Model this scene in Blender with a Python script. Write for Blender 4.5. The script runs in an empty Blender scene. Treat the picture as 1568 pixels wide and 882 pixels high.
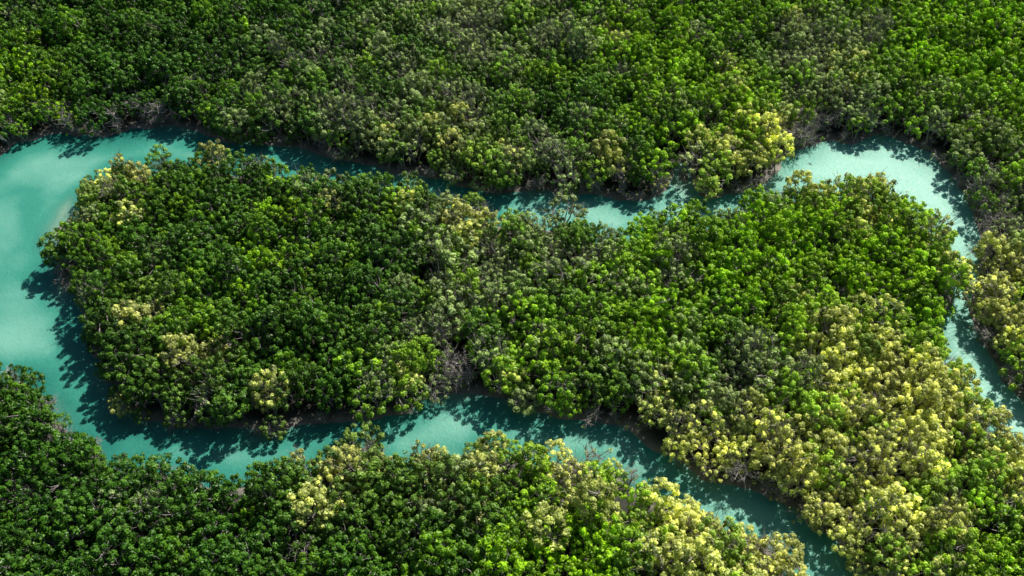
import bpy, math, random
import numpy as np
from mathutils import Vector, noise
random.seed(11); rng=np.random.default_rng(7)
scene=bpy.context.scene
scene.view_settings.view_transform='Standard'
try: scene.view_settings.look='None'
except: pass
scene.view_settings.exposure=0

# ---------------------------------------------------------------- image pixels -> ground metres, projected back through the render camera
PITCH=math.radians(48); H=100.0; F=784/math.tan(math.radians(27.5))
cp,sp=math.cos(PITCH),math.sin(PITCH)
def G(px,py,z=0.0):
    a=(px-784)/F; b=(441-py)/F
    dx=a; dy=cp+b*sp; dz=-sp+b*cp
    t=(z-H)/dz
    return (dx*t,dy*t)
T=4.6; B=0.8
outer_n=[(-110,560,4),(-120,420,2),(-100,320,1),(-50,262,B),(0,234,B),(30,214,B),(70,202,B),(100,200,B),(150,208,B),(200,194,B),(260,188,B),(300,196,B),(340,212,B),(400,217,B),(480,228,B),(540,243,B),(600,256,B),(650,262,B),(700,280,B),(760,292,B),(830,290,B),(900,293,B),(950,303,B),(1000,298,B),(1024,284,B),(1032,262,B),(1038,245,B),(1052,245,B),(1058,268,B),(1068,296,B),(1100,300,B),(1150,286,B),(1190,264,B),(1208,240,B),(1220,222,B),(1260,215,B),(1300,215,B),(1350,203,B),(1390,211,B),(1432,233,B),(1470,268,1.5),(1492,300,2),(1505,340,2.5),(1510,375,2.5),(1508,405,2.5),(1497,430,2.5),(1492,480,2.0),(1510,530,1.5),(1530,570,1.2),(1568,605,B),(1640,660,B),(1800,760,B)]
inner=[(1760,800,T),(1620,700,T),(1568,657,T),(1540,630,T),(1512,608,T),(1498,567,T),(1462,552,3.8),(1446,530,3.8),(1450,480,3.8),(1474,440,3.8),(1484,400,3.8),(1478,370,T),(1451,336,T),(1412,293,T),(1370,276,T),(1310,265,T),(1250,266,T),(1200,278,T),(1150,291,T),(1120,306,T),(1090,317,T),(1050,308,T),(1010,312,T),(970,334,T),(910,338,T),(885,312,T),(840,314,T),(790,317,T),(740,301,T),(700,295,T),(650,281,T),(600,268,T),(560,256,T),(510,259,T),(450,247,T),(400,237,T),(330,226,T),(290,234,T),(240,233,T),(200,234,T),(165,237,T),(150,253,T),(118,274,T),(110,300,T),(94,325,4.5),(86,360,3.5),(84,395,2),(98,430,1.5),(118,470,1),(138,540,B),(165,590,B),(200,630,B),(250,655,B),(300,657,B),(350,655,B),(400,655,B),(450,650,B),(500,645,B),(560,642,B),(620,634,B),(655,605,B),(690,598,B),(730,602,B),(780,610,B),(830,627,B),(880,637,B),(920,643,B),(960,650,B),(1000,685,B),(1050,711,B),(1100,740,B),(1160,756,B),(1210,775,B),(1250,803,B),(1285,833,B),(1310,862,B),(1330,892,B),(1370,960,B),(1450,1100,B)]
outer_s=[(1400,1120,T),(1300,960,T),(1268,900,T),(1240,864,T),(1210,826,T),(1170,795,T),(1120,787,T),(1080,767,T),(1040,743,T),(1000,727,T),(960,700,T),(900,678,T),(860,673,T),(820,678,T),(770,662,T),(740,656,T),(700,660,T),(650,666,T),(610,690,T),(580,662,T),(540,658,T),(500,662,T),(470,692,T),(420,704,T),(370,710,T),(330,706,T),(290,708,T),(240,694,T),(190,684,T),(145,672,T),(118,642,T),(72,622,T),(60,600,T),(45,563,T),(10,552,T),(-30,548,T),(-70,555,T)]
poly=np.array([G(*p) for p in outer_n+inner+outer_s])
pts=[]
for i in range(len(poly)):
    a=poly[i]; b=poly[(i+1)%len(poly)]; n=max(1,int(np.hypot(*(b-a))/1.6))
    for k in range(n):
        p=a+(b-a)*k/n
        j=noise.noise_vector(Vector((p[0]*.4,p[1]*.4,3)))
        pts.append((p[0]+j.x*1.3,p[1]+j.y*1.3))
poly=np.array(pts)
def sdist(P):
    """positive on land"""
    P=np.asarray(P,float); out=np.full(len(P),1e9); inside=np.zeros(len(P),bool)
    n=len(poly)
    for i in range(n):
        a=poly[i]; b=poly[(i+1)%n]; ab=b-a
        t=np.clip(((P-a)@ab)/max(ab@ab,1e-9),0,1)
        d=np.hypot(P[:,0]-a[0]-t*ab[0],P[:,1]-a[1]-t*ab[1])
        out=np.minimum(out,d)
        c=((a[1]>P[:,1])!=(b[1]>P[:,1]))
        with np.errstate(divide='ignore',invalid='ignore'):
            xi=(b[0]-a[0])*(P[:,1]-a[1])/(b[1]-a[1])+a[0]
        inside^= c&(P[:,0]<xi)
    return np.where(inside,-out,out)

# ---------------------------------------------------------------- material helpers
def newmat(name):
    m=bpy.data.materials.new(name); m.use_nodes=True
    nt=m.node_tree; nt.nodes.clear(); return m,nt
def N(nt,t,**k):
    n=nt.nodes.new(t)
    for a,b in k.items(): setattr(n,a,b)
    return n
def ramp(nt,stops):
    r=N(nt,'ShaderNodeValToRGB'); e=r.color_ramp.elements
    while len(e)<len(stops): e.new(.5)
    for x,(p,c) in zip(e,stops): x.position=p; x.color=(*c,1)
    return r
def noise_n(nt,scale,detail=4,rough=.55,vec=None,dist=0):
    n=N(nt,'ShaderNodeTexNoise'); n.inputs['Scale'].default_value=scale; n.inputs['Detail'].default_value=detail
    n.inputs['Roughness'].default_value=rough; n.inputs['Distortion'].default_value=dist
    if vec: nt.links.new(vec,n.inputs['Vector'])
    return n

# leaf material
leaf,nt=newmat('mangrove_leaf'); L=nt.links.new
ai=N(nt,'ShaderNodeAttribute',attribute_type='INSTANCER',attribute_name='tint')
al=N(nt,'ShaderNodeAttribute',attribute_type='GEOMETRY',attribute_name='leafvar')
hv=N(nt,'ShaderNodeHueSaturation')
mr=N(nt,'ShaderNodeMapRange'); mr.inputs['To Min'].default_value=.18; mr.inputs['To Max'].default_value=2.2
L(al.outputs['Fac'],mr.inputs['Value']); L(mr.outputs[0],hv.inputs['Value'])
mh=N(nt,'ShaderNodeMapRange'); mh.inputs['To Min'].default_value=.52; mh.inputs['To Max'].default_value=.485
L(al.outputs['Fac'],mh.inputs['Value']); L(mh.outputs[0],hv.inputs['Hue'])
L(ai.outputs['Color'],hv.inputs['Color'])
df=N(nt,'ShaderNodeBsdfDiffuse'); L(hv.outputs[0],df.inputs['Color'])
gl=N(nt,'ShaderNodeBsdfGlossy'); gl.inputs['Roughness'].default_value=.38; gl.inputs['Color'].default_value=(1,1,1,1)
m0=N(nt,'ShaderNodeMixShader'); m0.inputs[0].default_value=.03
L(df.outputs[0],m0.inputs[1]); L(gl.outputs[0],m0.inputs[2])
tr=N(nt,'ShaderNodeBsdfTranslucent')
tm=N(nt,'ShaderNodeMix',data_type='RGBA',blend_type='MULTIPLY'); tm.inputs[0].default_value=1
L(hv.outputs[0],tm.inputs[6]); tm.inputs[7].default_value=(1.6,1.5,.5,1); L(tm.outputs[2],tr.inputs['Color'])
ms=N(nt,'ShaderNodeMixShader'); ms.inputs[0].default_value=.22
L(m0.outputs[0],ms.inputs[1]); L(tr.outputs[0],ms.inputs[2])
o=N(nt,'ShaderNodeOutputMaterial'); L(ms.outputs[0],o.inputs[0])

# bark
bark,nt=newmat('grey_bark'); L=nt.links.new
tc=N(nt,'ShaderNodeTexCoord'); nn=noise_n(nt,3,2,vec=tc.outputs['Object'])
r=ramp(nt,[(.3,(.22,.20,.20)),(.7,(.55,.51,.50))]); L(nn.outputs[0],r.inputs[0])
pb=N(nt,'ShaderNodeBsdfDiffuse'); L(r.outputs[0],pb.inputs['Color'])
o=N(nt,'ShaderNodeOutputMaterial'); L(pb.outputs[0],o.inputs[0])

# mud ground
mud,nt=newmat('mud'); L=nt.links.new
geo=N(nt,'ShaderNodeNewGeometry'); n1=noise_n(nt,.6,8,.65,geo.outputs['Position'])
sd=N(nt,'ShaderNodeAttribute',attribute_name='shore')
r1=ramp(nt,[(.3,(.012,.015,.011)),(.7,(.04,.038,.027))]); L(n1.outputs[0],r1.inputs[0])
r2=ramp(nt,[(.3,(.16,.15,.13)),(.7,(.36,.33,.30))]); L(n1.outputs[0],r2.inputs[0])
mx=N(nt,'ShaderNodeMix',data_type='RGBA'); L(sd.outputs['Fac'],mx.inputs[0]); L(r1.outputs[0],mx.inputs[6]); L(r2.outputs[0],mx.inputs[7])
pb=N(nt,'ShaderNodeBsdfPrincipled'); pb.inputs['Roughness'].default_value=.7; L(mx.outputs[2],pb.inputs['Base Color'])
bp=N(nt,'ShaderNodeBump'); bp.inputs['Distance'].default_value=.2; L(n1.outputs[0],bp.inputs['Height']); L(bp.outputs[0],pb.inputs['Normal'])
o=N(nt,'ShaderNodeOutputMaterial'); L(pb.outputs[0],o.inputs[0])

# water
wat,nt=newmat('milky_turquoise_water'); L=nt.links.new
geo=N(nt,'ShaderNodeNewGeometry'); sx=N(nt,'ShaderNodeSeparateXYZ'); L(geo.outputs['Position'],sx.inputs[0])
big=noise_n(nt,.08,4,.5,geo.outputs['Position'],.4)
gx=N(nt,'ShaderNodeMapRange'); gx.inputs['From Min'].default_value=-75; gx.inputs['From Max'].default_value=85  # sunlit glow of the right-hand water, painted as a paler colour along X
gx.inputs['To Min'].default_value=-.2; gx.inputs['To Max'].default_value=.38
L(sx.outputs[0],gx.inputs[0])
bm=N(nt,'ShaderNodeMath',operation='MULTIPLY_ADD'); bm.inputs[1].default_value=.8; bm.inputs[2].default_value=.1; L(big.outputs[0],bm.inputs[0])
ad=N(nt,'ShaderNodeMath',operation='ADD'); L(gx.outputs[0],ad.inputs[0]); L(bm.outputs[0],ad.inputs[1])
bank_shade=N(nt,'ShaderNodeAttribute',attribute_name='midstream')  # bank shade painted into the water colour: darker by the banks, milkier midstream
dm=N(nt,'ShaderNodeMath',operation='MULTIPLY_ADD'); dm.inputs[1].default_value=.45; L(bank_shade.outputs['Fac'],dm.inputs[0])
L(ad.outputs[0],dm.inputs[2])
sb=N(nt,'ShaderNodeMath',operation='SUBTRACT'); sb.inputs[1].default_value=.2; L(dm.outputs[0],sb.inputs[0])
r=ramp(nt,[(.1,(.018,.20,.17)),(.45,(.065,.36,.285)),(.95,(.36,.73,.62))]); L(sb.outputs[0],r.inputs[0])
shw=N(nt,'ShaderNodeAttribute',attribute_name='shoal')
mx=N(nt,'ShaderNodeMix',data_type='RGBA'); L(shw.outputs['Fac'],mx.inputs[0]); L(r.outputs[0],mx.inputs[6]); mx.inputs[7].default_value=(.26,.44,.35,1)
pb=N(nt,'ShaderNodeBsdfPrincipled'); pb.inputs['Roughness'].default_value=.27; pb.inputs['IOR'].default_value=1.33
pb.inputs['Specular IOR Level'].default_value=.22
pb.inputs['Subsurface Weight'].default_value=.6; pb.inputs['Subsurface Radius'].default_value=(.3,1,1); pb.inputs['Subsurface Scale'].default_value=.7
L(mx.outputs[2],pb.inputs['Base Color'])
rp=noise_n(nt,1.8,6,.68,geo.outputs['Position'],.5)
bp=N(nt,'ShaderNodeBump'); bp.inputs['Strength'].default_value=.7; bp.inputs['Distance'].default_value=.14
L(rp.outputs[0],bp.inputs['Height']); L(bp.outputs[0],pb.inputs['Normal'])
o=N(nt,'ShaderNodeOutputMaterial'); L(pb.outputs[0],o.inputs[0])

# ---------------------------------------------------------------- terrain
def axis(lo,hi,step,far):
    a=list(np.arange(lo,hi+1e-6,step)); s=step*2; x=lo; l=[]
    while x>-far: x-=s; l.append(x); s*=1.6
    x=hi; s=step*2; r=[]
    while x<far: x+=s; r.append(x); s*=1.6
    return np.array(l[::-1]+a+r)
bars=[(*G(92,350),1.6,3.4,.94),(*G(98,325),1.0,2.5,.9),(*G(104,430),1.2,3,.95),(*G(632,262),4.5,1.6,1),(*G(1045,268),1.6,5.0,1.02),(*G(700,598),3,1.4,.9)]
def barf(P):
    v=np.zeros(len(P))
    for bx,by,rx,ry,w_ in bars: v=np.maximum(v,w_*np.exp(-((P[:,0]-bx)/rx)**2-((P[:,1]-by)/ry)**2))
    return v
xs=axis(-125,145,.8,4000); ys=axis(15,200,.8,5000)
X,Y=np.meshgrid(xs,ys); P=np.c_[X.ravel(),Y.ravel()]
D=sdist(P)
nz=np.array([noise.noise(Vector((p[0]*.25,p[1]*.25,0)))+.6*noise.noise(Vector((p[0]*.8,p[1]*.8,5))) for p in P])
BV=barf(P)
Z=np.where(D<0,np.maximum(-1.6,D*.5),np.minimum(.6,D*.25))+nz*.14-.05
Z=np.where(D<.5,np.maximum(Z,-1.6+BV*1.85+nz*.12),Z)
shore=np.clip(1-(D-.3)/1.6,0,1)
me=bpy.data.meshes.new('ground'); nx,ny=len(xs),len(ys)
idx=np.arange(nx*ny).reshape(ny,nx)
fc=np.stack([idx[:-1,:-1],idx[:-1,1:],idx[1:,1:],idx[1:,:-1]],-1).reshape(-1,4)
def quickmesh(me,V,Fq):
    me.vertices.add(len(V)); me.vertices.foreach_set('co',np.asarray(V,np.float32).ravel())
    me.loops.add(Fq.size); me.loops.foreach_set('vertex_index',Fq.astype(np.int32).ravel())
    me.polygons.add(len(Fq)); me.polygons.foreach_set('loop_start',np.arange(0,Fq.size,Fq.shape[1],dtype=np.int32))
    me.update(calc_edges=True)
quickmesh(me,np.c_[P,Z],fc)
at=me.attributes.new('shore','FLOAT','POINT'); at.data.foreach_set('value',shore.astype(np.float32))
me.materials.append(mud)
me.polygons.foreach_set('use_smooth',np.ones(len(fc),bool))
ob=bpy.data.objects.new('ground',me); scene.collection.objects.link(ob)

xs2=np.arange(-124,144,1.0); ys2=np.arange(16,199,1.0)
X,Y=np.meshgrid(xs2,ys2); P2=np.c_[X.ravel(),Y.ravel()]; D2=sdist(P2)
me=bpy.data.meshes.new('river_water'); idx=np.arange(len(P2)).reshape(len(ys2),len(xs2))
fc=np.stack([idx[:-1,:-1],idx[:-1,1:],idx[1:,1:],idx[1:,:-1]],-1).reshape(-1,4)
quickmesh(me,np.c_[P2,np.zeros(len(P2))],fc)
n2=np.array([noise.noise(Vector((p[0]*.12,p[1]*.12,9))) for p in P2])
sh=np.maximum(np.clip(1+D2/1.6,0,1)*np.clip(.1+n2*1.6,0,1)*.6,np.clip(barf(P2)*1.1,0,1))
at=me.attributes.new('shoal','FLOAT','POINT'); at.data.foreach_set('value',sh.astype(np.float32))
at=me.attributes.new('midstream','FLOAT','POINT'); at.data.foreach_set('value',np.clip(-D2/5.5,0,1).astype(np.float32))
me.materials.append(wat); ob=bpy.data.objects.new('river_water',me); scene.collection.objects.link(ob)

# ---------------------------------------------------------------- tree prototypes
class MB:
    def __init__(s): s.V=[];s.F=[];s.M=[];s.A=[]
    def tube(s,pts,rad,n=4):
        base=len(s.V)
        for i,(p,r) in enumerate(zip(pts,rad)):
            d=(pts[min(i+1,len(pts)-1)]-pts[max(i-1,0)]).normalized()
            u=d.orthogonal().normalized(); w=d.cross(u)
            for k in range(n):
                a=2*math.pi*k/n; q=p+(u*math.cos(a)+w*math.sin(a))*r
                s.V.append(tuple(q)); s.A.append(.5)
        for i in range(len(pts)-1):
            for k in range(n):
                a=base+i*n+k; b=base+i*n+(k+1)%n
                s.F.append((a,b,b+n,a+n)); s.M.append(1)
    def leaves(s,c,r,n,var,flat=.8,size=1.0,R=rng):
        d=R.normal(size=(n,3)); d[:,2]+=.3; d/=np.linalg.norm(d,axis=1)[:,None]
        d[:,2]=np.where(d[:,2]<-.45,-d[:,2],d[:,2])
        p=np.array(c)+d*np.array([1,1,flat])*r*(R.uniform(.62,1.06,size=(n,1)))
        nr=d+R.normal(size=(n,3))*.34+np.array([0,0,.3]); nr/=np.linalg.norm(nr,axis=1)[:,None]
        t=np.array([0,0,1.])+R.normal(size=(n,3))*.8
        t-=nr*(t*nr).sum(1)[:,None]; t/=np.linalg.norm(t,axis=1)[:,None]
        w=np.cross(nr,t)
        Ln=R.uniform(.20,.36,size=(n,1))*size; W=Ln*R.uniform(.25,.36,size=(n,1))
        a=p-t*Ln*.5; b=p+w*W; e=p+t*Ln*.5+nr*Ln*.1; f=p-w*W
        base=len(s.V)
        Q=np.stack([a,b,e,f],1).reshape(-1,3); s.V.extend(map(tuple,Q))
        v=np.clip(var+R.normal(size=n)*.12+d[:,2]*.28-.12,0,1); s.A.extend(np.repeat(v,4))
        for i in range(n):
            k=base+4*i; s.F.append((k,k+1,k+2,k+3)); s.M.append(0)
    def build(s,name):
        me=bpy.data.meshes.new(name); me.from_pydata(s.V,[],s.F)
        me.materials.append(leaf); me.materials.append(bark)
        me.polygons.foreach_set('material_index',s.M)
        at=me.attributes.new('leafvar','FLOAT','POINT'); at.data.foreach_set('value',np.array(s.A,np.float32))
        return bpy.data.objects.new(name,me)
def V3(*a): return Vector(a)
def rv(s): return V3(random.gauss(0,s),random.gauss(0,s),random.gauss(0,s))
def tree(name,kind):
    m=MB()
    R=random.uniform(1.4,1.9); top=random.uniform(4.5,5.4)
    ns=random.randint(2,4); nodes=[]
    for i in range(ns):
        a=random.random()*6.28; b0=V3(math.cos(a)*.25,math.sin(a)*.25,-.4)
        p1=b0+V3(math.cos(a)*.35,math.sin(a)*.35,1.5)+rv(.12); p2=p1+V3(math.cos(a)*.5,math.sin(a)*.5,1.5)+rv(.15)
        m.tube([b0,p1,p2,p2+V3(0,0,.7)],[.13,.1,.07,.04],5); nodes+= [p1,p2,p2+V3(0,0,.7)]
        for k in range(4): # prop roots
            b=a+random.uniform(-1.4,1.4); st=b0.lerp(p1,random.uniform(.4,.8))
            m.tube([st,st+V3(math.cos(b)*.5,math.sin(b)*.5,-.1),V3(st.x+math.cos(b)*.95,st.y+math.sin(b)*.95,-.5)],[.035,.03,.022],3)
    if kind=='bare':
        for i in range(40):
            s0=random.choice(nodes); a=random.random()*6.28; l=random.uniform(.8,1.8)
            d=V3(math.cos(a),math.sin(a),random.uniform(0,1.2)).normalized()
            mid=s0.lerp(s0+d*l,.5)+rv(.16); q=s0+d*l+rv(.22); m.tube([s0,mid,q],[.06,.042,.022],4)
            for j in range(4):
                e=q+(d*.45+rv(.55))*random.uniform(.5,.9); st=mid.lerp(q,random.uniform(.2,1))
                m.tube([st,st.lerp(e,.5)+rv(.1),e],[.03,.022,.012],3)
        for i in range(7):
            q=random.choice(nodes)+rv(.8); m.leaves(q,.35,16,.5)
        return m.build(name)
    C=[]; tries=0
    target={'dense':24,'pale':30,'tall':28,'sparse':20}[kind]
    mind={'dense':.86,'pale':.70,'tall':.84,'sparse':.78}[kind]
    lob=[(random.random()*6.28,random.uniform(.7,1.3)) for _ in range(5)]
    while len(C)<target and tries<5000:
        tries+=1
        a=random.random()*6.28; u=random.random()
        el=math.asin(min(1,u*1.2-.2))
        k=1+.28*sum(math.cos(a-l[0])*(l[1]-1) for l in lob)+random.uniform(-.18,.18)
        if kind=='tall': k*=1.05
        c=V3(math.cos(a)*math.cos(el)*R*k,math.sin(a)*math.cos(el)*R*k,top-2.0+math.sin(el)*1.9*k+random.uniform(-.5,.5))
        if all((c-q).length>mind for q in C): C.append(c)
    for c in C:
        s0=min(nodes,key=lambda q:(q-c).length+random.random()*.5)
        mid=s0.lerp(c,.55)+rv(.12)+V3(0,0,-.1)
        m.tube([s0,mid,c+V3(0,0,.15)],[.05,.032,.012],3)
        rr=random.uniform(.30,.50); var=min(1,max(0,random.gauss(.48,.22)))
        if kind=='sparse':
            rr*=.85
            for j in range(6):
                e=c+rv(.5)+V3(0,0,.28); m.tube([mid.lerp(c,.5),e],[.035,.016],3)
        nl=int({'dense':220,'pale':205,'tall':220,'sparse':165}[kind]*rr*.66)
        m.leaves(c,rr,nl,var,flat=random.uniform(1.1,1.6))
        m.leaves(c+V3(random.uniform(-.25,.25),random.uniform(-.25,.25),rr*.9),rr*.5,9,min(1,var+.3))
    return m.build(name)
kinds=['dense']*8+['tall']*4+['pale']*5+['sparse']*4+['bare']*3
coll=bpy.data.collections.new('mangrove_tree_kinds')
for i,k in enumerate(kinds): coll.objects.link(tree('mangrove_%02d_%s'%(i,k),k))
IDX={k:[i for i,q in enumerate(kinds) if q==k] for k in set(kinds)}

# ---------------------------------------------------------------- leaf tint map: foliage types plus painted-in regional shade, in metres
def blob(px,py,r,w=1.0,ry=None): g=G(px,py,4); return (g[0],g[1],r*.1,(ry or r)*.12,w)
Yb=[blob(*b) for b in [(120,290,40,.7),(160,262,25,.4),(190,250,50,.5),(210,470,30,1),(235,450,22,.8),(335,540,26,.8),(280,600,40,.6),(240,560,30,.4),(720,345,32,1.3),(640,300,30,.9),(690,215,55,.6),(620,230,40,.4),(750,235,30,.5),(1090,258,42,1.9),(1190,212,38,1.9),(940,268,30,1.4),(1120,120,35,.7),(1030,150,40,.4),(1300,278,70,.8),(1400,310,50,.9),(1460,380,30,.9),(1280,520,55,.9),(1330,575,65,1),(1400,620,55,1),(1300,720,70,1),(1390,780,60,.9),(1260,640,40,.5),(1500,650,60,1.3),(1540,460,50,1.2),(1560,400,30,1),(870,700,40,1.5),(700,672,55,1.3),(560,685,40,1.1),(510,700,50,.7),(1040,775,50,1.5),(1150,820,60,1.4),(1080,690,45,1.6),(1190,690,30,1.5),(425,630,26,1.5),(910,620,15,1),(490,770,30,.5),(1290,110,35,.5),(1500,580,45,1.2),(1230,870,50,1.1)]]
Gb=[blob(*b) for b in [(700,80,190,.9),(480,120,150,.6),(1240,60,90,.6),(620,520,60,1),(700,420,80,.6),(1150,580,60,.8),(860,450,110,.4),(1480,180,70,.8),(1290,165,60,1),(1545,320,60,1.1),(1330,60,90,.5),(860,230,60,.6),(970,410,60,.5),(240,740,60,.4),(500,260,60,.5),(640,210,60,.5),(880,330,60,.7),(1420,560,40,.6),(1220,100,60,.6),(700,340,60,.4),(1300,290,60,.4),(1120,800,60,.4),(700,670,60,.4),(1080,560,60,.4),(960,580,60,.4),(1290,600,60,.3),(1450,330,50,.4),(180,280,60,.4)]]
Lb=[blob(*b) for b in [(1450,60,150,1),(1500,130,100,.8),(1280,360,180,.9),(1350,440,120,.7),(40,120,70,.9),(30,60,50,.7),(400,430,220,.4),(1020,440,120,.6),(900,800,180,.6),(1100,160,120,.6),(1520,800,100,.5),(1350,700,100,.4),(1110,600,100,.4),(800,540,80,.4),(960,100,120,.4)]]
Db=[blob(*b) for b in [(300,60,220,1.4),(100,20,140,1),(130,760,220,1.3),(420,820,150,.7),(650,740,80,.7),(560,340,130,.6),(1000,200,80,.5),(850,170,100,.4),(600,160,140,.4),(400,280,90,.5),(60,660,80,1),(200,170,90,1),(560,450,80,.4),(480,40,120,.5),(150,840,150,.7),(1250,450,50,.3),(300,400,120,.3),(450,540,100,.3)]]  # dark green stands, plus shading of far-left and near-left areas put into leaf tint
Bb=[blob(*b) for b in [(1240,185,30,.6),(1300,187,40,.6),(1360,183,35,.5),(1410,210,30,.4),(1530,340,40,.6),(1500,290,25,.4),(170,190,50,.35),(80,190,40,.3),(705,575,28,1.0),(640,245,25,.5),(400,200,50,.3),(690,500,35,.3),(1010,670,20,.7),(1480,240,40,.4)]]
hole=[(*G(712,560,2),2.2,2.0,.5),(*G(1045,272,0),2.3,4.5,1)]
def field(bl,x,y):
    s=0
    for bx,by,rx,ry,w in bl:
        q=((x-bx)/rx)**2+((y-by)/ry)**2
        if q<6: s+=w*math.exp(-q*.8)
    return s
COL={'mid':(.112,.265,.008),'dark':(.038,.135,.010),'lime':(.215,.41,.006),'yellow':(.54,.57,.20),'grey':(.26,.34,.155)}

# ---------------------------------------------------------------- scatter
cand=[]; s=2.3
y=16
row=0
while y<215:
    x=-48-y*.7
    while x<58+y*.72:
        cand.append((x+(row%2)*s/2+random.uniform(-.75,.75),y+random.uniform(-.7,.7))); x+=s
    y+=s*.87; row+=1
cand=np.array(cand); dd=sdist(cand)
pos=[];rot=[];scl=[];tint=[];idn=[]
def inhole(x,y):
    return any(((x-h[0])/h[2])**2+((y-h[1])/h[3])**2<1 and random.random()<h[4] for h in hole)
def add(x,y,d,small=False,kind=None):
    n1=noise.noise(Vector((x*.09,y*.09,1)));n2=noise.noise(Vector((x*.09,y*.09,20)));n3=noise.noise(Vector((x*.22,y*.22,40)))
    w={'yellow':max(0,field(Yb,x,y)*1.15+n3*.2)+.01,'grey':max(0,field(Gb,x,y)+n1*.5)+.06,'lime':max(0,field(Lb,x,y)+n2*.5)+.09,'dark':max(0,field(Db,x,y)*1.2-n2*.4)+.05,'mid':.5}
    ks=list(w); sp_=random.choices(ks,[w[k]**1.7 for k in ks])[0]
    tot=sum(w.values()); avg=np.array([sum(w[k]*COL[k][c] for k in ks)/tot for c in range(3)])
    c=(np.array(COL[sp_])*.62+avg*.38)*random.uniform(.76,1.2)
    if kind is None:
        r=random.random()
        if sp_=='yellow': kind='pale' if r<.7 else 'sparse'
        elif sp_=='grey': kind='sparse' if r<.5 else ('pale' if r<.75 else 'dense')
        else: kind='dense' if r<.68 else 'tall'
        if random.random()<field(Bb,x,y): kind='bare'
        elif d<2.2 and random.random()<.10: kind='bare'
        elif random.random()<.007: kind='bare'
    sc=random.uniform(.72,1.18)*(1+n3*.28)
    if sp_ in('yellow','grey'): sc*=1.06
    zs=sc*random.uniform(.84,1.2)
    if d<3 : zs=min(zs,1.08)
    if kind=='bare': sc*=.9; zs=min(zs,1.0)
    if small: sc*=.75; zs=sc*random.uniform(.55,.9)
    lean=.07 if d>2.4 else .18
    pos.append((x,y,.1)); rot.append((random.gauss(0,lean),random.gauss(0,lean),random.random()*6.283))
    scl.append((sc,sc,zs)); tint.append((*c,1)); idn.append(random.choice(IDX[kind]))
for (x,y),d in zip(cand,dd):
    if d<1.05: continue
    if random.random()<.025: continue
    if inhole(x,y): continue
    add(x,y,d)
for i in range(len(poly)):
    a=poly[i]; b=poly[(i+1)%len(poly)]; t=b-a; l=np.hypot(*t)
    if l<.05: continue
    nrm=np.array([t[1],-t[0]])/l; mid=(a+b)/2
    for sg in (1,-1):
        q=mid+nrm*sg*random.uniform(.1,.95)
        if sdist([q])[0]>.08 and random.random()<.52 and not inhole(*q): add(q[0],q[1],1,True,'bare' if random.random()<.42 else None)
n=len(pos); print('trees',n)
me=bpy.data.meshes.new('mangrove_forest'); me.vertices.add(n)
me.vertices.foreach_set('co',np.array(pos,np.float32).ravel())
for nm,ty,arr,key in [('rot','FLOAT_VECTOR',rot,'vector'),('scl','FLOAT_VECTOR',scl,'vector'),('tint','FLOAT_COLOR',tint,'color')]:
    a=me.attributes.new(nm,ty,'POINT'); a.data.foreach_set(key,np.array(arr,np.float32).ravel())
a=me.attributes.new('kind','INT','POINT'); a.data.foreach_set('value',np.array(idn,np.int32))
fo=bpy.data.objects.new('mangrove_forest',me); scene.collection.objects.link(fo)
ng=bpy.data.node_groups.new('scatter_trees','GeometryNodeTree')
ng.interface.new_socket('Geometry',in_out='INPUT',socket_type='NodeSocketGeometry')
ng.interface.new_socket('Geometry',in_out='OUTPUT',socket_type='NodeSocketGeometry')
gi=ng.nodes.new('NodeGroupInput'); go=ng.nodes.new('NodeGroupOutput')
ip=ng.nodes.new('GeometryNodeInstanceOnPoints'); ci=ng.nodes.new('GeometryNodeCollectionInfo')
ci.inputs['Collection'].default_value=coll; ci.inputs['Separate Children'].default_value=True; ci.inputs['Reset Children'].default_value=True
ip.inputs['Pick Instance'].default_value=True
def na(name,dt):
    q=ng.nodes.new('GeometryNodeInputNamedAttribute'); q.data_type=dt; q.inputs['Name'].default_value=name; return q.outputs['Attribute']
l=ng.links.new
l(gi.outputs[0],ip.inputs['Points']); l(ci.outputs[0],ip.inputs['Instance']); l(na('kind','INT'),ip.inputs['Instance Index'])
er=ng.nodes.new('FunctionNodeEulerToRotation'); l(na('rot','FLOAT_VECTOR'),er.inputs[0]); l(er.outputs[0],ip.inputs['Rotation'])
l(na('scl','FLOAT_VECTOR'),ip.inputs['Scale']); l(ip.outputs[0],go.inputs[0])
md=fo.modifiers.new('scatter','NODES'); md.node_group=ng

# ---------------------------------------------------------------- light, camera
AZ,EL=36,46
S=Vector((math.sin(math.radians(AZ))*math.cos(math.radians(EL)),math.cos(math.radians(AZ))*math.cos(math.radians(EL)),math.sin(math.radians(EL))))
sun=bpy.data.lights.new('sun','SUN'); sun.energy=5; sun.angle=math.radians(.5); sun.color=(1,.94,.82)
so=bpy.data.objects.new('sun',sun); so.rotation_euler=S.to_track_quat('Z','Y').to_euler(); scene.collection.objects.link(so); so.location=(60,150,120)
w=bpy.data.worlds.new('World'); scene.world=w; w.use_nodes=True; nt=w.node_tree
bg=nt.nodes['Background']; sk=nt.nodes.new('ShaderNodeTexSky'); sk.sky_type='NISHITA'; sk.sun_disc=False
sk.sun_elevation=math.radians(EL); sk.sun_rotation=math.radians(AZ); nt.links.new(sk.outputs[0],bg.inputs[0]); bg.inputs[1].default_value=.05
cam=bpy.data.cameras.new('camera'); cam.sensor_fit='HORIZONTAL'; cam.angle=math.radians(55); cam.clip_end=10000
co=bpy.data.objects.new('camera',cam); co.location=(0,0,H); co.rotation_euler=(math.radians(90)-PITCH,0,0)
scene.collection.objects.link(co); scene.camera=co
